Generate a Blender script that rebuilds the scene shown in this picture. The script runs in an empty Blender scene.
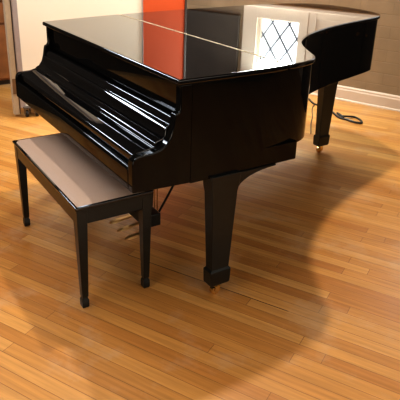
import bpy, bmesh, math, random
from mathutils import Vector, Matrix
random.seed(4)
C = bpy.context.scene.collection
S = bpy.context.scene

# ------------------------------------------------------------ materials
def new_mat(name):
    m = bpy.data.materials.new(name); m.use_nodes = True
    nt = m.node_tree
    return m, nt, nt.nodes['Principled BSDF']
def plain(name, col, rough=.5, metal=0, ior=1.5, coat=0, noise=.06, scale=30, bump=0):
    m, nt, b = new_mat(name)
    tc = nt.nodes.new('ShaderNodeTexCoord'); nz = nt.nodes.new('ShaderNodeTexNoise')
    nz.inputs['Scale'].default_value = scale; nz.inputs['Detail'].default_value = 4
    nt.links.new(tc.outputs['Object'], nz.inputs['Vector'])
    r = nt.nodes.new('ShaderNodeValToRGB')
    r.color_ramp.elements[0].color = tuple(c*(1-noise) for c in col)+(1,)
    r.color_ramp.elements[1].color = tuple(min(1, c*(1+noise)) for c in col)+(1,)
    r.color_ramp.elements[0].position = .3; r.color_ramp.elements[1].position = .7
    nt.links.new(nz.outputs['Fac'], r.inputs['Fac']); nt.links.new(r.outputs['Color'], b.inputs['Base Color'])
    b.inputs['Roughness'].default_value = rough; b.inputs['Metallic'].default_value = metal
    b.inputs['IOR'].default_value = ior; b.inputs['Coat Weight'].default_value = coat
    b.inputs['Coat Roughness'].default_value = .02
    if bump:
        bp = nt.nodes.new('ShaderNodeBump'); bp.inputs['Strength'].default_value = bump; bp.inputs['Distance'].default_value = .002
        nt.links.new(nz.outputs['Fac'], bp.inputs['Height']); nt.links.new(bp.outputs['Normal'], b.inputs['Normal'])
    return m
def emis(name, col, st):
    m, nt, b = new_mat(name)
    b.inputs['Base Color'].default_value = (*col, 1)
    b.inputs['Emission Color'].default_value = (*col, 1); b.inputs['Emission Strength'].default_value = st
    return m

PL_ANG = math.radians(-62.0)
def floor_mat():
    m, nt, b = new_mat('oak_strip_floor'); N = nt.nodes; Lk = nt.links.new
    tc = N.new('ShaderNodeTexCoord'); mp = N.new('ShaderNodeMapping')
    mp.inputs['Rotation'].default_value = (0, 0, -PL_ANG)
    Lk(tc.outputs['Object'], mp.inputs['Vector'])
    br = N.new('ShaderNodeTexBrick')
    br.inputs['Scale'].default_value = 1; br.inputs['Brick Width'].default_value = 1.5; br.inputs['Row Height'].default_value = .058
    br.inputs['Mortar Size'].default_value = .0013; br.inputs['Mortar Smooth'].default_value = .3
    br.offset = .37; br.offset_frequency = 2; br.squash = .7; br.squash_frequency = 3
    br.inputs['Color1'].default_value = (0, 0, 0, 1); br.inputs['Color2'].default_value = (1, 1, 1, 1); br.inputs['Mortar'].default_value = (.5, .5, .5, 1)
    Lk(mp.outputs['Vector'], br.inputs['Vector'])
    ramp = N.new('ShaderNodeValToRGB'); e = ramp.color_ramp
    e.elements[0].position = 0; e.elements[0].color = (.375, .152, .036, 1)
    e.elements[1].position = 1; e.elements[1].color = (.53, .275, .085, 1)
    x = e.elements.new(.3); x.color = (.435, .198, .050, 1)
    x = e.elements.new(.7); x.color = (.48, .232, .063, 1)
    Lk(br.outputs['Color'], ramp.inputs['Fac'])
    # grain
    mp2 = N.new('ShaderNodeMapping'); mp2.inputs['Scale'].default_value = (2.2, 45, 1); Lk(mp.outputs['Vector'], mp2.inputs['Vector'])
    g = N.new('ShaderNodeTexNoise'); g.inputs['Scale'].default_value = 1.5; g.inputs['Detail'].default_value = 6; Lk(mp2.outputs['Vector'], g.inputs['Vector'])
    gr = N.new('ShaderNodeMapRange'); gr.inputs['From Min'].default_value = .3; gr.inputs['From Max'].default_value = .7
    gr.inputs['To Min'].default_value = .80; gr.inputs['To Max'].default_value = 1.14; Lk(g.outputs['Fac'], gr.inputs['Value'])
    mul = N.new('ShaderNodeMix'); mul.data_type = 'RGBA'; mul.blend_type = 'MULTIPLY'; mul.inputs['Factor'].default_value = 1
    Lk(ramp.outputs['Color'], mul.inputs['A']); Lk(gr.outputs['Result'], mul.inputs['B'])
    # seams
    sm = N.new('ShaderNodeMix'); sm.data_type = 'RGBA'; sm.inputs['B'].default_value = (.10, .035, .010, 1)
    sf = N.new('ShaderNodeMath'); sf.operation = 'MULTIPLY'; sf.inputs[1].default_value = .75
    Lk(br.outputs['Fac'], sf.inputs[0]); Lk(sf.outputs[0], sm.inputs['Factor']); Lk(mul.outputs['Result'], sm.inputs['A'])
    sp = N.new('ShaderNodeSeparateXYZ'); Lk(mp.outputs['Vector'], sp.inputs[0])
    def mth(op, a, v):
        q = N.new('ShaderNodeMath'); q.operation = op; Lk(a, q.inputs[0])
        if hasattr(v, 'links'): Lk(v, q.inputs[1])
        else: q.inputs[1].default_value = v
        return q.outputs[0]
    acc = None
    for (ax, ay, bx_, by_, wd_) in ((-.25, .27, .18, -.45, .0022), (2.35, .9, 2.8, .05, .0016)):
        ca, sa = math.cos(-PL_ANG), math.sin(-PL_ANG)
        U = []; V = []
        for X, Y in ((ax, ay), (bx_, by_)):
            X -= 3.228; Y -= 2.114; U.append(ca*X - sa*Y); V.append(sa*X + ca*Y)
        v0 = round((sum(V)/2)/.066)*.058
        near_v = mth('LESS_THAN', mth('ABSOLUTE', mth('SUBTRACT', sp.outputs['Y'], v0), 0), wd_)
        near_u = mth('LESS_THAN', mth('ABSOLUTE', mth('SUBTRACT', sp.outputs['X'], sum(U)/2), 0), abs(U[1]-U[0])/2)
        mk = mth('MULTIPLY', near_v, near_u)
        acc = mk if acc is None else mth('MAXIMUM', acc, mk)
    cr = N.new('ShaderNodeMix'); cr.data_type = 'RGBA'; cr.inputs['B'].default_value = (.03, .012, .006, 1)
    Lk(acc, cr.inputs['Factor']); Lk(sm.outputs['Result'], cr.inputs['A']); sm = cr
    # worn patches
    w = N.new('ShaderNodeTexNoise'); w.inputs['Scale'].default_value = 3.2; w.inputs['Detail'].default_value = 7; w.inputs['Roughness'].default_value = .65
    Lk(tc.outputs['Object'], w.inputs['Vector'])
    wr = N.new('ShaderNodeValToRGB'); wr.color_ramp.elements[0].position = .53; wr.color_ramp.elements[0].color = (0, 0, 0, 1)
    wr.color_ramp.elements[1].position = .72; wr.color_ramp.elements[1].color = (.45, .45, .45, 1); Lk(w.outputs['Fac'], wr.inputs['Fac'])
    wm = N.new('ShaderNodeMix'); wm.data_type = 'RGBA'; wm.inputs['B'].default_value = (.50, .36, .24, 1)
    Lk(wr.outputs['Color'], wm.inputs['Factor']); Lk(sm.outputs['Result'], wm.inputs['A'])
    Lk(wm.outputs['Result'], b.inputs['Base Color'])
    rr = N.new('ShaderNodeMapRange'); rr.inputs['To Min'].default_value = .24; rr.inputs['To Max'].default_value = .42
    Lk(w.outputs['Fac'], rr.inputs['Value']); Lk(rr.outputs['Result'], b.inputs['Roughness'])
    bp = N.new('ShaderNodeBump'); bp.inputs['Strength'].default_value = .25; bp.inputs['Distance'].default_value = .001; bp.invert = True
    Lk(br.outputs['Fac'], bp.inputs['Height']); Lk(bp.outputs['Normal'], b.inputs['Normal'])
    return m
def brick_mat():
    m, nt, b = new_mat('painted_brick'); N = nt.nodes; Lk = nt.links.new
    tc = N.new('ShaderNodeTexCoord'); mp = N.new('ShaderNodeMapping'); mp.inputs['Rotation'].default_value = (math.pi/2, 0, 0)
    # wall meshes run along local x, height z
    sep = N.new('ShaderNodeSeparateXYZ'); cmb = N.new('ShaderNodeCombineXYZ'); Lk(tc.outputs['Object'], sep.inputs[0])
    Lk(sep.outputs['X'], cmb.inputs['X']); Lk(sep.outputs['Z'], cmb.inputs['Y'])
    br = N.new('ShaderNodeTexBrick'); br.inputs['Scale'].default_value = 1; br.inputs['Brick Width'].default_value = .30; br.inputs['Row Height'].default_value = .105
    br.inputs['Mortar Size'].default_value = .006; br.inputs['Mortar Smooth'].default_value = .6
    br.inputs['Color1'].default_value = (.285, .22, .145, 1); br.inputs['Color2'].default_value = (.30, .232, .155, 1); br.inputs['Mortar'].default_value = (.27, .208, .136, 1)
    Lk(cmb.outputs[0], br.inputs['Vector'])
    n = N.new('ShaderNodeTexNoise'); n.inputs['Scale'].default_value = 6; n.inputs['Detail'].default_value = 6; Lk(cmb.outputs[0], n.inputs['Vector'])
    r = N.new('ShaderNodeMapRange'); r.inputs['To Min'].default_value = .8; r.inputs['To Max'].default_value = 1.2; Lk(n.outputs['Fac'], r.inputs['Value'])
    mul = N.new('ShaderNodeMix'); mul.data_type = 'RGBA'; mul.blend_type = 'MULTIPLY'; mul.inputs['Factor'].default_value = 1
    Lk(br.outputs['Color'], mul.inputs['A']); Lk(r.outputs['Result'], mul.inputs['B']); Lk(mul.outputs['Result'], b.inputs['Base Color'])
    b.inputs['Roughness'].default_value = .6
    bp = N.new('ShaderNodeBump'); bp.inputs['Strength'].default_value = .35; bp.inputs['Distance'].default_value = .003; bp.invert = True
    Lk(br.outputs['Fac'], bp.inputs['Height']); Lk(bp.outputs['Normal'], b.inputs['Normal'])
    return m

M = {}
M['floor'] = floor_mat(); M['brick'] = brick_mat()
M['ebony'] = plain('polished_ebony', (.004, .004, .0045), .035, ior=1.5, noise=.1)
M['lid'] = plain('polished_ebony_lid', (.004, .004, .0045), .025, ior=1.52, noise=.1)
M['rim'] = plain('polished_ebony_side', (.003, .003, .003), .05, ior=1.30, noise=.1)
M['ebony2'] = plain('satin_ebony', (.007, .009, .009), .28, ior=1.4, noise=.15)
M['under'] = plain('dark_underside', (.010, .008, .007), .6)
M['brass'] = plain('brass', (.72, .50, .20), .25, 1, noise=.12)
M['hinge'] = plain('polished_hinge', (.80, .70, .52), .30, .6, noise=.1)
M['pedal'] = plain('worn_brass_pedal', (.62, .42, .20), .3, 1)
M['steel'] = plain('dull_steel', (.30, .28, .27), .4, 1)
M['rod'] = plain('lyre_rod_brass', (.50, .30, .12), .3, 1)
M['vinyl'] = plain('seat_vinyl', (.30, .215, .17), .6, noise=.05, scale=220, bump=.25)
M['cream'] = plain('cream_panel', (.80, .73, .64), .75, noise=.02, scale=2)
M['orange'] = plain('orange_panel', (.50, .065, .006), .75, noise=.04, scale=2)
M['frame'] = plain('grey_frame', (.36, .31, .31), .4, .2)
M['tan'] = plain('tan_edge', (.42, .34, .25), .5)
M['dframe'] = plain('dark_frame', (.05, .035, .03), .5)
M['trim'] = plain('painted_trim', (.66, .56, .47), .65, noise=.03, scale=4)
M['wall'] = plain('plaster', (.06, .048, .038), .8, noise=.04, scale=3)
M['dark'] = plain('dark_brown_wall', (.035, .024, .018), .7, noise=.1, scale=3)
M['dark2'] = plain('dark_blocker_finish', (.018, .015, .011), .6, noise=.2, scale=5)  # finish of the added dark screen and cabinet block
M['ceil'] = plain('ceiling_paint', (.10, .085, .07), .9, noise=.03, scale=2)
M['rubber'] = plain('black_rubber', (.015, .014, .014), .5)
M['wood'] = plain('cabinet_wood', (.22, .085, .03), .35, noise=.25, scale=7)
M['lead'] = plain('lead_came', (.03, .035, .06), .5)
M['glass_lit'] = emis('daylit_glass', (.86, .95, 1.0), 2.9)
M['board'] = plain('dark_added_board', (.07, .055, .042), .7, noise=.2, scale=3)
M['glass_fill'] = emis('fill_glow_glass', (1, .93, .82), .8)  # glow of the added fill windows
M['glass_high'] = emis('daylit_high_glass', (.80, .88, 1.0), 16)
M['bulb'] = emis('warm_bulb', (1, .75, .45), 6)
M['shade'] = plain('white_enamel', (.7, .68, .62), .35)

# ------------------------------------------------------------ helpers
def tag(o, label=None, cat=None, group=None, kind=None):
    for k, v in (('label', label), ('category', cat), ('group', group), ('kind', kind)):
        if v: o[k] = v
    return o
def empty(name, loc=(0, 0, 0), rz=0):
    o = bpy.data.objects.new(name, None); C.objects.link(o); o.location = loc; o.rotation_euler = (0, 0, rz)
    o.empty_display_size = .05
    return o
def obj(name, bm, mat, parent=None, bevel=0, seg=2, smooth=False):
    bmesh.ops.remove_doubles(bm, verts=bm.verts, dist=1e-6)
    bmesh.ops.recalc_face_normals(bm, faces=bm.faces)
    me = bpy.data.meshes.new(name); bm.to_mesh(me); bm.free(); me.materials.append(mat)
    o = bpy.data.objects.new(name, me); C.objects.link(o)
    if parent: o.parent = parent
    if smooth:
        for p in me.polygons: p.use_smooth = True
        me.set_sharp_from_angle(angle=math.radians(35))
    if bevel:
        b = o.modifiers.new('bevel', 'BEVEL'); b.width = bevel; b.segments = seg; b.limit_method = 'ANGLE'; b.angle_limit = math.radians(40)
        b.harden_normals = True
        for p in me.polygons: p.use_smooth = True
        if not smooth: me.set_sharp_from_angle(angle=math.radians(35))
    return o
def struct(name, bm, mat, parent=None, **k):
    o = obj(name, bm, mat, parent, **k)
    if not parent: o['kind'] = 'structure'
    return o
def box(bm, x0, x1, y0, y1, z0, z1):
    v = [bm.verts.new(p) for p in ((x0,y0,z0),(x1,y0,z0),(x1,y1,z0),(x0,y1,z0),(x0,y0,z1),(x1,y0,z1),(x1,y1,z1),(x0,y1,z1))]
    for f in ((0,1,2,3),(4,5,6,7),(0,1,5,4),(1,2,6,5),(2,3,7,6),(3,0,4,7)): bm.faces.new([v[i] for i in f])
    return bm
def B(*a): return box(bmesh.new(), *a)
def loft(bm, secs):
    """secs: list of loops (equal length) -> closed solid"""
    R = [[bm.verts.new(p) for p in s] for s in secs]
    n = len(R[0])
    for a, b in zip(R, R[1:]):
        for i in range(n): bm.faces.new((a[i], a[(i+1) % n], b[(i+1) % n], b[i]))
    bm.faces.new(R[0][::-1]); bm.faces.new(R[-1])
    return bm
def rect(cx, cy, hx, hy, z): return [(cx-hx,cy-hy,z),(cx+hx,cy-hy,z),(cx+hx,cy+hy,z),(cx-hx,cy+hy,z)]
def prism_z(pts, z0, z1, bm=None):
    return loft(bm or bmesh.new(), [[(x, y, z0) for x, y in pts], [(x, y, z1) for x, y in pts]])
def prism_y(pts, y0, y1, bm=None):
    return loft(bm or bmesh.new(), [[(x, y0, z) for x, z in pts], [(x, y1, z) for x, z in pts]])
def tube(bm, pts, r, n=10):
    pts = [Vector(p) for p in pts]; secs = []; up = None
    for i, p in enumerate(pts):
        t = (pts[min(i+1, len(pts)-1)] - pts[max(i-1, 0)]).normalized()
        if up is None: up = t.orthogonal().normalized()
        up = (up - t*up.dot(t)).normalized(); s = t.cross(up)
        rr = r[i] if isinstance(r, (list, tuple)) else r
        secs.append([p + (up*math.cos(a) + s*math.sin(a))*rr for a in [2*math.pi*k/n for k in range(n)]])
    return loft(bm, secs)
def spline(P, n=6, closed=False):
    out = []; m = len(P)
    rng = range(m if closed else m-1)
    for i in rng:
        p0 = P[(i-1) % m] if closed or i > 0 else P[0]
        p1 = P[i]; p2 = P[(i+1) % m]
        p3 = P[(i+2) % m] if closed or i+2 < m else P[-1]
        for k in range(n):
            t = k/n
            out.append(tuple(.5*((2*b) + (-a+c)*t + (2*a-5*b+4*c-d)*t*t + (-a+3*b-3*c+d)*t**3) for a, b, c, d in zip(p0, p1, p2, p3)))
    if not closed: out.append(tuple(P[-1]))
    return out
def offset(path, d):
    out = []
    for i, p in enumerate(path):
        a = Vector(path[max(i-1, 0)]); b = Vector(path[min(i+1, len(path)-1)])
        t = (b-a).normalized(); out.append((p[0]-t.y*d, p[1]+t.x*d))
    return out

# ------------------------------------------------------------ room shell, in the wall's own frame
WA = (3.228, 2.114); WANG = math.atan2(-.93235, .36156)        # brick wall line, +x runs to the right
def wframe(name):                                              # local x along wall, local -y into the room
    return (WA[0], WA[1], 0), WANG
u = Vector((.36156, -.93235)); n_in = Vector((-.93235, -.36156))   # n_in points into the room
HC = 4.4
S0, S1, D = -4.2, 4.6, 7.2        # along the wall, depth of the room
def W(s, d, z=0):                 # wall coords to world
    return (WA[0]+u.x*s+n_in.x*d, WA[1]+u.y*s+n_in.y*d, z)
def place(o, s, d, extra=0):
    o.location = W(s, d); o.rotation_euler = (0, 0, WANG+extra); return o
# local frame of an object placed with WANG: x = along the wall, y = into the wall (away from room) 
bm = bmesh.new(); box(bm, S0-.2, S1+.2, -D-.2, .2, -.1, 0)
fl = struct('floor', bm, M['floor']); place(fl, 0, 0)
# keep plank direction in world angle: rotate mapping by object rotation
for nd in M['floor'].node_tree.nodes:
    if nd.type == 'MAPPING' and abs(nd.inputs['Rotation'].default_value[2] + PL_ANG) < 1e-6:
        nd.inputs['Rotation'].default_value = (0, 0, -(PL_ANG-WANG))
bm = B(S0-.2, S1+.2, -D-.2, .2, HC, HC+.1); place(struct('ceiling', bm, M['ceil']), 0, 0)
def wall_open(x0, x1, holes, t=.15):
    """wall along x with rectangular holes (hx0,hx1,hz0,hz1)"""
    bm = bmesh.new(); xs = sorted({x0, x1, *[h for q in holes for h in q[:2]]}); zs = sorted({0, HC, *[h for q in holes for h in q[2:]]})
    for a, b in zip(xs, xs[1:]):
        for c, d in zip(zs, zs[1:]):
            mx, mz = (a+b)/2, (c+d)/2
            if any(q[0] < mx < q[1] and q[2] < mz < q[3] for q in holes): continue
            for y in (0, t):
                bm.faces.new([bm.verts.new(p) for p in ((a,y,c),(b,y,c),(b,y,d),(a,y,d))])
    for q in holes:
        for (p, r) in (((q[0],q[2]),(q[1],q[2])),((q[1],q[2]),(q[1],q[3])),((q[1],q[3]),(q[0],q[3])),((q[0],q[3]),(q[0],q[2]))):
            bm.faces.new([bm.verts.new(v) for v in ((p[0],0,p[1]),(r[0],0,r[1]),(r[0],t,r[1]),(p[0],t,p[1]))])
    return bm
WIN = (-.90, -.42, 1.32, 2.45)
WIN3 = (.78, 1.50, 1.32, 2.45)
place(struct('wall_back', wall_open(S0, S1, [WIN, WIN3]), M['brick']), 0, 0)
HI = (2.5, 4.6, 2.9, 3.45)         # clerestory on the left wall, in that wall's own x
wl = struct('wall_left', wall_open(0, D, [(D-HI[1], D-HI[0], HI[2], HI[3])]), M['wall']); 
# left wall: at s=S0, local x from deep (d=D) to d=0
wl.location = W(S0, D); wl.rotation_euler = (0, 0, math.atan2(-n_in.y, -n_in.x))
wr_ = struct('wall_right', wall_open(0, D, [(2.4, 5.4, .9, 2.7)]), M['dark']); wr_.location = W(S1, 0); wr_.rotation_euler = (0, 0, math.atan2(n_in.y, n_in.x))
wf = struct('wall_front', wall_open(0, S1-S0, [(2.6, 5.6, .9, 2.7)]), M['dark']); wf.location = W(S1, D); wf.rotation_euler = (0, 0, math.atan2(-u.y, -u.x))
# baseboard on the brick wall
bm = bmesh.new(); loft(bm, [[(x, 0, 0), (x, -.022, 0), (x, -.022, .10), (x, -.016, .112), (x, -.016, .125), (x, -.006, .137), (x, 0, .137)] for x in (S0, S1)])
place(struct('baseboard_back', bm, M['trim']), 0, 0)
bm = bmesh.new(); loft(bm, [[(x, -.022, 0), (x, -.034, 0), (x, -.032, .010), (x, -.022, .016)] for x in (S0, S1)])
place(struct('trim_1', bm, M['trim']), 0, 0)

# leaded window in the brick wall
def leaded(name, WIN, cx0, cz0, xa, xb):
    wn = empty(name); wn['kind'] = 'structure'; place(wn, 0, 0)
    bm = bmesh.new(); box(bm, WIN[0], WIN[1], .05, .056, WIN[2], WIN[3]); obj('pane', bm, M['glass_lit'], wn)
    bm = bmesh.new(); dx, dz = .0955, .137
    def clip_line(x0, z0, x1, z1):
        t0, t1 = 0, 1
        for p, q in ((-(x1-x0), x0-WIN[0]), (x1-x0, WIN[1]-x0), (-(z1-z0), z0-WIN[2]), (z1-z0, WIN[3]-z0)):
            r = q/p
            if p < 0: t0 = max(t0, r)
            else: t1 = min(t1, r)
        return None if t0 >= t1 else ((x0+(x1-x0)*t0, z0+(z1-z0)*t0), (x0+(x1-x0)*t1, z0+(z1-z0)*t1))
    for k in range(-12, 13):
        for sgn in (1, -1):
            xx = cx0 + k*2*dx
            L = clip_line(xx-10*dx, cz0-sgn*10*dz, xx+10*dx, cz0+sgn*10*dz)
            if L: tube(bm, [(L[0][0], .048, L[0][1]), (L[1][0], .048, L[1][1])], .0095, 6)
    obj('lead_lattice', bm, M['lead'], wn)
    bm = bmesh.new(); t = .03
    box(bm, WIN[0], WIN[0]+t, .02, .07, WIN[2], WIN[3]); box(bm, WIN[1]-t*.5, WIN[1], .02, .07, WIN[2], WIN[3])
    box(bm, WIN[0], WIN[1], .02, .07, WIN[2], WIN[2]+.012); box(bm, WIN[0], WIN[1], .02, .07, WIN[3]-t, WIN[3])
    obj('sash', bm, M['trim'], wn, bevel=.003)
    bm = bmesh.new()
    box(bm, xa, WIN[0], -.03, 0, 1.20, 2.6); box(bm, WIN[1], xb, -.03, 0, 1.20, 2.6); box(bm, WIN[0], WIN[1], -.03, 0, WIN[3], 2.6); box(bm, WIN[0], WIN[1], -.03, 0, 1.20, WIN[2])
    obj('casing', bm, M['trim'], wn, bevel=.004)
    return wn
wn = leaded('window_1', WIN, -.66, 1.495, -1.06, -.33)
leaded('window_3', WIN3, 1.14, 1.495, .6005, 1.66)
obj('sill', B(-1.10, 1.70, -.075, 0, 1.165, 1.20), M['trim'], wn, bevel=.006)
# painted panelling beside the window
bm = bmesh.new(); box(bm, -.33, .60, -.012, 0, 1.20, 2.6)
for a, b in ((-.33, -.25), (.10, .18), (.53, .60)): box(bm, a, b, -.024, -.012, 1.20, 2.6)
for a, b in ((1.20, 1.27), (1.95, 2.03), (2.52, 2.6)): box(bm, -.33, .60, -.022, -.012, a, b)
place(struct('trim_2', bm, M['trim'], bevel=.003), 0, 0)

bb = empty('reflection_board'); place(bb, -1.53, 0, 0); tag(bb, 'dark framed board added on the brick wall to darken the lid reflection', 'reflection_board')  # unseen board, added so the lid mirrors a darker wall
bb.location.z = 1.32
obj('board', B(-.40, .40, -.022, -.004, .02, .98), M['board'], bb)
bm = bmesh.new(); box(bm, -.42, -.395, -.03, -.002, 0, 1.0); box(bm, .395, .42, -.03, -.002, 0, 1.0); box(bm, -.395, .395, -.03, -.002, 0, .025); box(bm, -.395, .395, -.03, -.002, .975, 1.0)
obj('board_frame', bm, M['board'], bb, bevel=.003)
# high window on the left wall
w2 = empty('window_2'); w2['kind'] = 'structure'; w2.location = wl.location; w2.rotation_euler = wl.rotation_euler
a, b = D-HI[1], D-HI[0]
obj('pane', B(a, b, .06, .066, HI[2], HI[3]), M['glass_high'], w2)
bm = bmesh.new()
for k in range(5):
    x = a+(b-a)*k/4; box(bm, x-.02, x+.02, .02, .07, HI[2], HI[3])
box(bm, a, b, .02, .07, HI[2]-.01, HI[2]+.03); box(bm, a, b, .02, .07, HI[3]-.03, HI[3]+.01)
obj('window_frame', bm, M['trim'], w2)

sb = empty('reflection_block'); place(sb, 1.95, .24); tag(sb, 'long black cabinet shape added out of view to darken the rim reflection', 'reflection_block')  # added out of view, gives the curved rim something dark to mirror
obj('reflection_block_body', B(-1.1, 1.1, -.20, .20, .06, 1.06), M['dark2'], sb, bevel=.004)
obj('reflection_block_top', B(-1.13, 1.13, -.22, .21, 1.06, 1.09), M['dark2'], sb, bevel=.004)
obj('plinth', B(-1.06, 1.06, -.17, .18, 0, .06), M['dframe'], sb)
for k in range(4):
    x0 = -1.08+k*.542; d = obj('door', B(x0, x0+.534, -.216, -.20, .08, 1.04), M['dark2'], sb, bevel=.004)
    bm = bmesh.new(); xk = x0+(.48 if k % 2 == 0 else .055); tube(bm, [(xk, -.216, .70), (xk, -.24, .70)], [.008, .013], 12); obj('knob', bm, M['brass'], d)
for nm, wl_, x0, x1 in (('fill_window_4', wf, 2.6, 5.6), ('fill_window_5', wr_, 2.4, 5.4)):  # unseen windows added for low fill light under the piano
    w = empty(nm); w['kind'] = 'structure'; w.location = wl_.location; w.rotation_euler = wl_.rotation_euler
    obj('pane', B(x0, x1, .06, .066, .9, 2.7), M['glass_fill'], w)
    bm = bmesh.new()
    for k in range(5):
        x = x0+(x1-x0)*k/4; box(bm, x-.025, x+.025, .02, .07, .9, 2.7)
    for z in (.9, 1.8, 2.67): box(bm, x0, x1, .02, .07, z-.01, z+.03)
    obj('window_frame', bm, M['trim'], w)
# ------------------------------------------------------------ grand piano
P = empty('grand_piano', (0, 0, 0))
tag(P, 'glossy black grand piano with its lid closed, standing on the wooden floor', 'piano')
ZL0, ZL1, ZB = .978, 1.000, .638
near = [(.172,.002),(.327,.002),(.489,.002),(.60,.004),(.70,.014),(.79,.028),(.86,.052),(.915,.092),(.948,.145),(.985,.21),(1.040,.30),(1.115,.395),(1.21,.475),(1.34,.56),(1.53,.65),(1.75,.725),(1.96,.785),(2.16,.845),(2.25,.885),(2.31,.95),(2.352,1.06),(2.375,1.20),(2.368,1.36),(2.33,1.49),(2.25,1.585),(2.13,1.64),(1.95,1.668),(1.73,1.67),(1.20,1.645),(.66,1.592),(.172,1.497)]
# straight runs stay straight, the rest is splined
path = spline(near, 5)
# flap / main lid split
H0, H1 = Vector((.700, 0)), Vector((.698, 1.60))
def side(p): 
    d = H1-H0; v = Vector(p)-H0; return d.x*v.y - d.y*v.x     # >0 : keyboard side
front = [p for p in path if side(p) > .004]; back = [p for p in path if side(p) < -.004]

i_b = [k for k, p in enumerate(path) if side(p) < -.004]
A_ = path[i_b[0]-1]; 
near_seg = path[:i_b[0]]; far_seg = path[i_b[-1]+1:]
hn = (H0.x, near_seg[-1][1]); hf = (H1.x, far_seg[0][1]+.001)
flap = [p for p in near_seg if p[0] < hn[0]-.004] + [(hn[0]-.002, hn[1]), (hf[0]-.002, hf[1])] + [p for p in far_seg if p[0] < hf[0]-.004]
main = [(hn[0]+.002, hn[1])] + [p for p in path[i_b[0]:i_b[-1]+1] if p[0] > .706] + [(hf[0]+.002, hf[1])]
obj('lid_flap', prism_z(flap, ZL0, ZL1), M['lid'], P, bevel=.0075, seg=4)
obj('main_lid', prism_z(main, ZL0, ZL1), M['lid'], P, bevel=.0075, seg=4)
bm = bmesh.new(); nk = 46
a = Vector((hn[0], hn[1]+.012)); b = Vector((hf[0], hf[1]-.02)); dr = (b-a).normalized(); pr = Vector((-dr.y, dr.x)); Ln = (b-a).length
for k in range(nk):
    p = a+dr*Ln*(k+.06)/nk; q = a+dr*Ln*(k+.94)/nk
    tube(bm, [(p.x, p.y, ZL1), (q.x, q.y, ZL1)], .0026, 8)
p, q = a, b
bm.faces.new([bm.verts.new((v.x, v.y, ZL1+.0006)) for v in (p-pr*.0038, q-pr*.0038, q+pr*.0038, p+pr*.0038)])
obj('lid_hinge', bm, M['hinge'], P)
# rim
ro = [p for p in offset(path, .012) if p[0] > .24]
ro = [(.24, .014)] + ro + [(.24, ro[-1][1]-.012)]
ri = [p for p in offset(ro, .05)]
bm = bmesh.new(); secs = []
for (a, b) in zip(ro, ri): secs.append([(a[0], a[1], ZB), (a[0], a[1], ZL0-.002), (b[0], b[1], ZL0-.002), (b[0], b[1], ZB)])
loft(bm, secs); obj('rim', bm, M['rim'], P, bevel=.004)
for y0, y1 in ((.016, .060), (1.455, 1.495)):
    obj('side_beam', B(.2415, .785, y0, y1, .576, .66), M['rim'], P, bevel=.003)
# soundboard and braces underneath
bm = prism_z([p for p in offset(ro, .045)], .70, .712); obj('soundboard', bm, M['under'], P)
bm = bmesh.new()
for (x0, y0, x1, y1) in ((.5, .30, .95, 1.55), (.5, 1.2, 2.05, 1.45), (.52, .95, 2.1, 1.20), (1.75, .86, 1.80, 1.58)):
    d = Vector((x1-x0, y1-y0)).normalized()*.04; nx, ny = -d.y, d.x
    loft(bm, [[(x0-nx, y0-ny, z), (x1-nx, y1-ny, z), (x1+nx, y1+ny, z), (x0+nx, y0+ny, z)] for z in (.60, .70)])
obj('underside_brace', bm, M['under'], P)
# key bed, cheeks
obj('key_bed', B(.02, .52, .050, 1.462, .582, .64), M['ebony2'], P, bevel=.003)
cheek = [(-.0095,.590),(-.0095,.702),(-.004,.720),(.012,.731),(.035,.733),(.075,.734),(.108,.742),(.132,.757),(.150,.782),(.160,.815),(.166,.850),(.170,.868),(.184,.874),(.190,.885),(.190,.976),(.241,.976),(.241,.580)]
cheek_s = cheek
for y0, y1 in ((.014, .052), (1.462, 1.490)):
    obj('cheek', prism_y(cheek_s, y0, y1), M['rim'], P, bevel=.005, seg=3)
# panel under the lid front
desk = [(.212,.60),(.212,.80),(.207,.812),(.207,.970),(.214,.976),(.235,.976),(.235,.60)]
obj('music_desk_panel', prism_y(desk, .0525, 1.4615), M['rim'], P, bevel=.002)
# fallboard closed over the keys
fb = [(.200,.62),(.200,.846),(.182,.846),(.174,.836),(.168,.818),(.158,.814),(.151,.806),(.148,.777),(.143,.770),(.112,.760),(.105,.755),(.102,.741),(.030,.729),(.016,.722),(.012,.706),(.013,.694),(.020,.688),(.020,.62)]
obj('fallboard', prism_y(fb, .054, 1.460), M['ebony'], P, bevel=.003, seg=3)
ks = [(.019,.592),(.019,.682),(.012,.684),(-.002,.683),(-.008,.677),(-.010,.668),(-.010,.592)]
obj('keyslip', prism_y(ks, .053, 1.461), M['rim'], P, bevel=.003, seg=3)
def piano_leg(cx, cy, bracket=0):
    bm = bmesh.new()
    prof = [(.585,.072,.036),(.53,.068,.034),(.50,.062,.032),(.145,.045,.024),(.138,.045,.024),(.130,.053,.031),(.064,.051,.029),(.055,.044,.024)]
    loft(bm, [rect(cx, cy, a, b, z) for z, a, b in prof[::-1]])
    lg = obj('leg', bm, M['ebony2'], P, bevel=.003)
    c = bmesh.new(); tube(c, [(cx-.010, cy-.011, .019), (cx-.010, cy+.011, .019)], .019, 14)
    tube(c, [(cx+.004, cy, .03), (cx+.004, cy, .056)], .013, 12); box(c, cx-.014, cx+.012, cy-.015, cy-.012, .016, .042); box(c, cx-.014, cx+.012, cy+.012, cy+.015, .016, .042)
    obj('caster', c, M['brass'], lg)
    if bracket:
        pts = [(cx+.06, .578), (cx+.06, .498)]
        for k in range(9):
            t = k/8*math.pi/2
            pts.append((cx+.062+.20*(1-math.cos(t)), .498+.074*math.sin(t)))
        pts.append((cx+.262, .578))
        obj('leg_bracket', prism_y(pts, cy-.028, cy+.028), M['ebony2'], lg, bevel=.002)
    return lg
piano_leg(.406, .036, 1); piano_leg(.392, 1.452, 1); piano_leg(2.06, 1.092)
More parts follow.
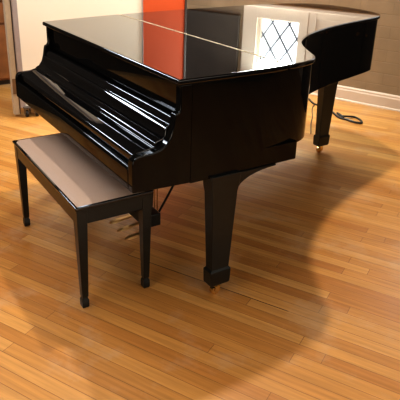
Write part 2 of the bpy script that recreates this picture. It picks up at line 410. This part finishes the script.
# lyre with pedals
ly = empty('pedal_lyre', (0, 0, 0)); ly.parent = P
LY = .665; LX = .375
bm = bmesh.new(); box(bm, LX-.045, LX+.045, LY-.105, LY+.105, .085, .155); obj('lyre_box', bm, M['ebony2'], ly, bevel=.006)
bm = bmesh.new()
for s in (-1, 1):
    loft(bm, [rect(LX, LY+s*(.050+.035*f), .018, .014+.006*f, z) for z, f in ((.15, 0), (.28, .3), (.42, .8), (.57, 1.3))])
obj('lyre_post', bm, M['ebony2'], ly, bevel=.002)
for k in (-1, 0, 1):
    y = LY+k*.095-.005; bm = bmesh.new()
    secs = []
    for x, hw, z, h in ((LX-.02, .008, .066, .007), (LX-.06, .009, .062, .007), (LX-.09, .013, .060, .008), (LX-.125, .015, .058, .008), (LX-.145, .011, .056, .006), (LX-.155, .005, .055, .003)):
        secs.append([(x, y-hw, z-h*.5), (x, y+hw, z-h*.5), (x, y+hw*.8, z+h), (x, y-hw*.8, z+h)])
    loft(bm, secs); obj('pedal', bm, M['pedal'], ly, smooth=True)
bm = bmesh.new(); tube(bm, [(LX+.05, LY-.07, .14), (.66, LY-.13, .60)], .006, 8); tube(bm, [(LX+.05, LY+.07, .14), (.66, LY+.13, .60)], .006, 8)
obj('brace_rod', bm, M['ebony2'], ly)
bm = bmesh.new()
for k in (-1, 0, 1): tube(bm, [(LX+.045, LY+k*.03-.035, .15), (LX+.045, LY+k*.03-.035, .58)], .003, 8)
obj('trap_rod', bm, M['rod'], ly)

# ------------------------------------------------------------ bench
bx0, bx1, by0, by1, bh = -.163, .183, .204, 1.074, .486
bn = empty('piano_bench', ((bx0+bx1)/2, (by0+by1)/2, 0))
tag(bn, 'long black piano bench with a brown padded seat, pushed under the keyboard', 'bench')
def bo(name, bm, mat, parent=bn, **k):
    bmesh.ops.translate(bm, verts=bm.verts, vec=(-(bx0+bx1)/2, -(by0+by1)/2, 0)); return obj(name, bm, mat, parent, **k)
bm = bmesh.new(); t = .022; z0, z1 = bh-.085, bh-.018; e = .008
box(bm, bx0+e, bx0+e+t, by0+e, by1-e, z0, z1); box(bm, bx1-e-t, bx1-e, by0+e, by1-e, z0, z1)
box(bm, bx0+e+t, bx1-e-t, by0+e, by0+e+t, z0, z1); box(bm, bx0+e+t, bx1-e-t, by1-e-t, by1-e, z0, z1)
bo('apron', bm, M['ebony2'], bevel=.002)
bo('seat_board', B(bx0, bx1, by0, by1, bh-.018, bh-.004), M['ebony'], bevel=.004, seg=3)
# padded top
bm = bmesh.new(); nx, ny = 16, 30; g = []
ins = .011
for i in range(nx+1):
    row = []
    for j in range(ny+1):
        a = i/nx; b = j/ny; x = bx0+ins+(bx1-bx0-2*ins)*a; y = by0+ins+(by1-by0-2*ins)*b
        ed = min(a*(bx1-bx0), (1-a)*(bx1-bx0), b*(by1-by0), (1-b)*(by1-by0))
        z = bh-.004+.010*(1-math.exp(-ed/.012)) + .006*math.sin(math.pi*a)*math.sin(math.pi*b)
        row.append(bm.verts.new((x, y, z)))
    g.append(row)
for i in range(nx):
    for j in range(ny): bm.faces.new((g[i][j], g[i+1][j], g[i+1][j+1], g[i][j+1]))
bo('seat_cushion', bm, M['vinyl'], smooth=True)
for lx in (bx0+.028, bx1-.028):
    for yy in (by0+.028, by1-.028):
        bm = bmesh.new()
        loft(bm, [rect(lx, yy, a, a, z) for z, a in ((0,.013),(.008,.0155),(.038,.0155),(.046,.012),(.050,.0115),(.054,.014),(.40,.0215),(bh-.018,.022))])
        bo('leg', bm, M['ebony2'], bevel=.0015)

# ------------------------------------------------------------ rolling partitions
def caster(parent, x, y, r=.032, dx=.012):
    bm = bmesh.new(); tube(bm, [(x-.011, y, r), (x+.011, y, r)], r, 16)
    w = obj('caster', bm, M['rubber'], parent, bevel=.003)
    bm = bmesh.new(); box(bm, x-.018, x-.013, y-.014, y+.014, r*.8, r*2+.012); box(bm, x+.013, x+.018, y-.014, y+.014, r*.8, r*2+.012); box(bm, x-.018, x+.018, y-.018, y+.018, r*2+.008, r*2+.014)
    tube(bm, [(x-.02, y, r), (x+.02, y, r)], .006, 8)
    obj('caster_fork', bm, M['steel'], w)
PY = 2.93
pt = empty('rolling_partition', (.42, PY, 0)); tag(pt, 'tall cream rolling partition with a grey metal frame behind the keyboard end', 'partition')
zt = 2.02; zb = .085; xL, xR = .115, 1.222
def po(name, bm, mat, parent=pt, ox=.10, **k):
    bmesh.ops.translate(bm, verts=bm.verts, vec=(-ox, -PY, 0)); return obj(name, bm, mat, parent, **k)
po('panel', B(xL, xR, PY-.012, PY+.012, zb, zt), M['cream'])
po('frame_post', B(.072, .115, PY-.02, PY+.02, .075, zt+.03), M['frame'], bevel=.005)
po('frame_post', B(xR, xR+.012, PY-.02, PY+.02, .075, zt+.03), M['frame'], bevel=.003)
po('frame_rail', B(.115, xR, PY-.018, PY+.018, zt, zt+.03), M['frame'], bevel=.004)
for x in (.15, 1.10):
    bm = bmesh.new(); box(bm, x-.06, x+.06, PY-.06, PY+.06, .074, .086); f = po('foot_bar', bm, M['dframe'], bevel=.003)
    for xx, yy in ((-.035, -.03), (.045, -.05), (.0, .045)): caster(f, x-.10+xx, yy, .030)
p2 = empty('rolling_partition', (.34, PY, 0)); tag(p2, 'narrow tan partition edge with a brown hinge plate left of the cream panel', 'partition')
def po2(name, bm, mat, parent=p2, **k):
    bmesh.ops.translate(bm, verts=bm.verts, vec=(-.02, -PY, 0)); return obj(name, bm, mat, parent, **k)
po2('panel', B(.020, .066, PY+.0, PY+.05, .02, zt), M['tan'], bevel=.004)
po2('hinge_plate', B(.024, .062, PY-.006, PY-.0005, .20, .33), plain('hinge_brown', (.16, .09, .045), .45), bevel=.002)
po2('dark_seal', B(.0665, .0715, PY+.0, PY+.02, .02, zt), M['dframe'])
p3 = empty('rolling_partition', (1.77, PY, 0)); tag(p3, 'orange-red rolling partition standing behind the piano beside the cream one', 'partition')
def po3(name, bm, mat, parent=p3, **k):
    bmesh.ops.translate(bm, verts=bm.verts, vec=(-1.45, -PY, 0)); return obj(name, bm, mat, parent, **k)
po3('panel', B(1.238, 1.672, PY-.012, PY+.012, zb, zt), M['orange'])
po3('frame_post', B(1.672, 1.695, PY-.018, PY+.018, .075, zt+.02), M['dframe'], bevel=.003)
po3('frame_rail', B(1.238, 1.672, PY-.016, PY+.016, zt, zt+.02), M['dframe'], bevel=.003)
for x in (1.32, 1.60):
    f = po3('foot_bar', B(x-.02, x+.02, PY-.14, PY+.14, .078, .10), M['dframe'], bevel=.003)
    for yy in (-.11, .11): caster(f, x-1.45, yy)

p4 = empty('rolling_partition', (-.95, 3.10, 0)); tag(p4, 'wide charcoal panel added out of view to darken the desk panel reflection', 'partition')  # invented dark screen, keeps the bright floor out of the desk panel's reflection
obj('panel', B(-.88, .88, -.012, .012, .085, 2.02), M['dark2'], p4)
obj('frame_rail', B(-.88, .88, -.016, .016, 2.02, 2.04), M['dframe'], p4, bevel=.003)
for x in (-.89, .89): obj('frame_post', B(x-.012, x+.012, -.018, .018, .075, 2.04), M['dframe'], p4, bevel=.003)
for x in (-.7, .7):
    f = obj('foot_bar', B(x-.02, x+.02, -.14, .14, .078, .10), M['dframe'], p4, bevel=.003)
    for yy in (-.11, .11): caster(f, x, yy)

# wooden cabinet far left
cb = empty('wooden_cabinet', (.10, 4.02, 0)); tag(cb, 'brown wooden cabinet partly hidden behind the tan partition at the far left', 'cabinet')
obj('cabinet_body', B(-.55, .55, 0, .42, .05, .83), M['wood'], cb, bevel=.004)
obj('cabinet_top', B(-.57, .57, -.02, .43, .83, .86), M['wood'], cb, bevel=.004)
obj('plinth', B(-.52, .52, .03, .40, 0, .05), M['dframe'], cb)
for k in (0, 1):
    x0 = -.53+k*.535; d = obj('door', B(x0, x0+.525, -.018, 0, .07, .60), M['wood'], cb, bevel=.004)
    bm = bmesh.new(); xk = x0+(.47 if k == 0 else .055); tube(bm, [(xk, -.018, .40), (xk, -.040, .40)], [.008, .013], 12); obj('knob', bm, M['brass'], d)
    d = obj('drawer', B(x0, x0+.525, -.018, 0, .62, .81), M['wood'], cb, bevel=.004)
    bm = bmesh.new(); tube(bm, [(x0+.26, -.018, .715), (x0+.26, -.040, .715)], [.008, .013], 12); obj('knob', bm, M['brass'], d)

# power cord on the floor by the tail leg
def cord(name, pts, r, label):
    bm = bmesh.new(); tube(bm, spline(pts, 8), r, 8); o = obj(name, bm, M['rubber'], smooth=True); tag(o, label, 'cord'); return o
CORD = [(3.02,2.28,.007),(2.979,2.243,.007),(2.964,2.171,.007),(2.902,2.051,.007),(2.89,1.93,.007),(2.881,1.81,.007),(2.804,1.649,.008),(2.785,1.594,.012),(2.797,1.525,.012),(2.80,1.475,.012),(2.81,1.43,.012),(2.85,1.41,.010),(2.90,1.472,.010),(2.92,1.553,.010),(2.864,1.57,.018),(2.81,1.60,.022),(2.83,1.66,.02),(2.86,1.70,.014),(2.83,1.66,.024),(2.79,1.56,.024)]
cord('power_cord', CORD, .009, 'black looped power cord lying on the floor near the baseboard')
cord('power_cord', [(2.87,2.00,.006),(2.80,1.95,.006),(2.70,1.85,.006),(2.60,1.74,.006),(2.45,1.60,.006),(2.28,1.42,.006)], .004, 'thin dark cable running from the baseboard towards the back piano leg')

# ------------------------------------------------------------ ceiling lamp
LP = (1.52, 1.52)
lm = empty('ceiling_lamp', (LP[0], LP[1], HC)); tag(lm, 'small round enamel lamp fixed to the ceiling above the piano', 'lamp')
bm = bmesh.new(); tube(bm, [(0, 0, 0), (0, 0, -.03)], .07, 24); obj('canopy', bm, M['shade'], lm)
bm = bmesh.new(); secs = []
for r, z in ((.05, -.03), (.10, -.06), (.13, -.11), (.125, -.11), (.095, -.065), (.03, -.045)):
    secs.append([(r*math.cos(2*math.pi*k/28), r*math.sin(2*math.pi*k/28), z) for k in range(28)])
loft(bm, secs); obj('lamp_shade', bm, M['shade'], lm, smooth=True)
bm = bmesh.new(); bmesh.ops.create_uvsphere(bm, u_segments=16, v_segments=10, radius=.03); bmesh.ops.translate(bm, verts=bm.verts, vec=(0, 0, -.085)); obj('bulb', bm, M['bulb'], lm, smooth=True)
def area(name, loc, to, sx, sy, power, col, shape='RECTANGLE'):
    l = bpy.data.lights.new(name, 'AREA'); l.shape = shape; l.size = sx; l.size_y = sy; l.energy = power; l.color = col
    o = bpy.data.objects.new(name, l); C.objects.link(o); o.location = loc
    o.rotation_euler = (Vector(to)-Vector(loc)).to_track_quat('-Z', 'Y').to_euler(); return o
_l = area('lamp_light', (LP[0], LP[1], HC-.125), (LP[0], LP[1], 0), .20, .20, 72, (1, .86, .70), 'DISK'); _l.data.spread = math.radians(120)
area('overhead_fill_light', W(-.9, 4.2, HC-.02), W(-.9, 4.2, 0), 4.2, 3.4, 150, (1, .88, .76))  # broad soft fill added overhead, no fixture behind it
# daylight entering by the windows; front and side lights are added fill
a = W((WIN[0]+WIN[1])/2, .04, (WIN[2]+WIN[3])/2); b = W(-.7, 2, .5)
area('window_daylight', a, b, .46, 1.05, 170, (.92, 1, .92))
area('front_fill_light', W(S1-4.1, D-.06, 1.8), W(-.2, 1.5, .3), 2.9, 1.7, 60, (1, .92, .80))
area('side_fill_light', W(S1-.06, 3.9, 1.8), W(0, 2.6, .2), 2.9, 1.7, 75, (1, .92, .80))
d0 = (HI[0]+HI[1])/2
area('high_window_daylight', W(S0+.03, d0, (HI[2]+HI[3])/2), W(S0+3, d0+.6, 0), 2.0, .55, 95, (.80, .90, 1))

wd = bpy.data.worlds.new('sky'); S.world = wd; wd.use_nodes = True
sk = wd.node_tree.nodes.new('ShaderNodeTexSky'); sk.sky_type = 'NISHITA'; sk.sun_disc = False; sk.sun_elevation = math.radians(40)
wd.node_tree.links.new(sk.outputs[0], wd.node_tree.nodes['Background'].inputs[0]); wd.node_tree.nodes['Background'].inputs[1].default_value = .15

# ------------------------------------------------------------ camera
cyaw, cpit, croll, f = 1.016, .383, .022, 563.8
Q = dict(cx=-.842, cy=-1.667, cz=1.491, ppx=182.0, ppy=157.7)
fw = Vector((math.cos(cyaw)*math.cos(cpit), math.sin(cyaw)*math.cos(cpit), -math.sin(cpit)))
rt = Vector((math.sin(cyaw), -math.cos(cyaw), 0)); up = rt.cross(fw)
r2 = rt*math.cos(croll)+up*math.sin(croll); u2 = -rt*math.sin(croll)+up*math.cos(croll)
cam = bpy.data.cameras.new('camera'); co = bpy.data.objects.new('camera', cam); C.objects.link(co)
co.matrix_world = Matrix(((r2.x, u2.x, -fw.x, Q['cx']), (r2.y, u2.y, -fw.y, Q['cy']), (r2.z, u2.z, -fw.z, Q['cz']), (0, 0, 0, 1)))
cam.sensor_fit = 'HORIZONTAL'; cam.sensor_width = 36; cam.lens = f*36/400
cam.shift_x = (200-Q['ppx'])/400; cam.shift_y = (Q['ppy']-200)/400; cam.clip_start = .02
S.camera = co
S.view_settings.view_transform = 'Standard'; S.view_settings.look = 'Medium High Contrast'; S.view_settings.exposure = -.08
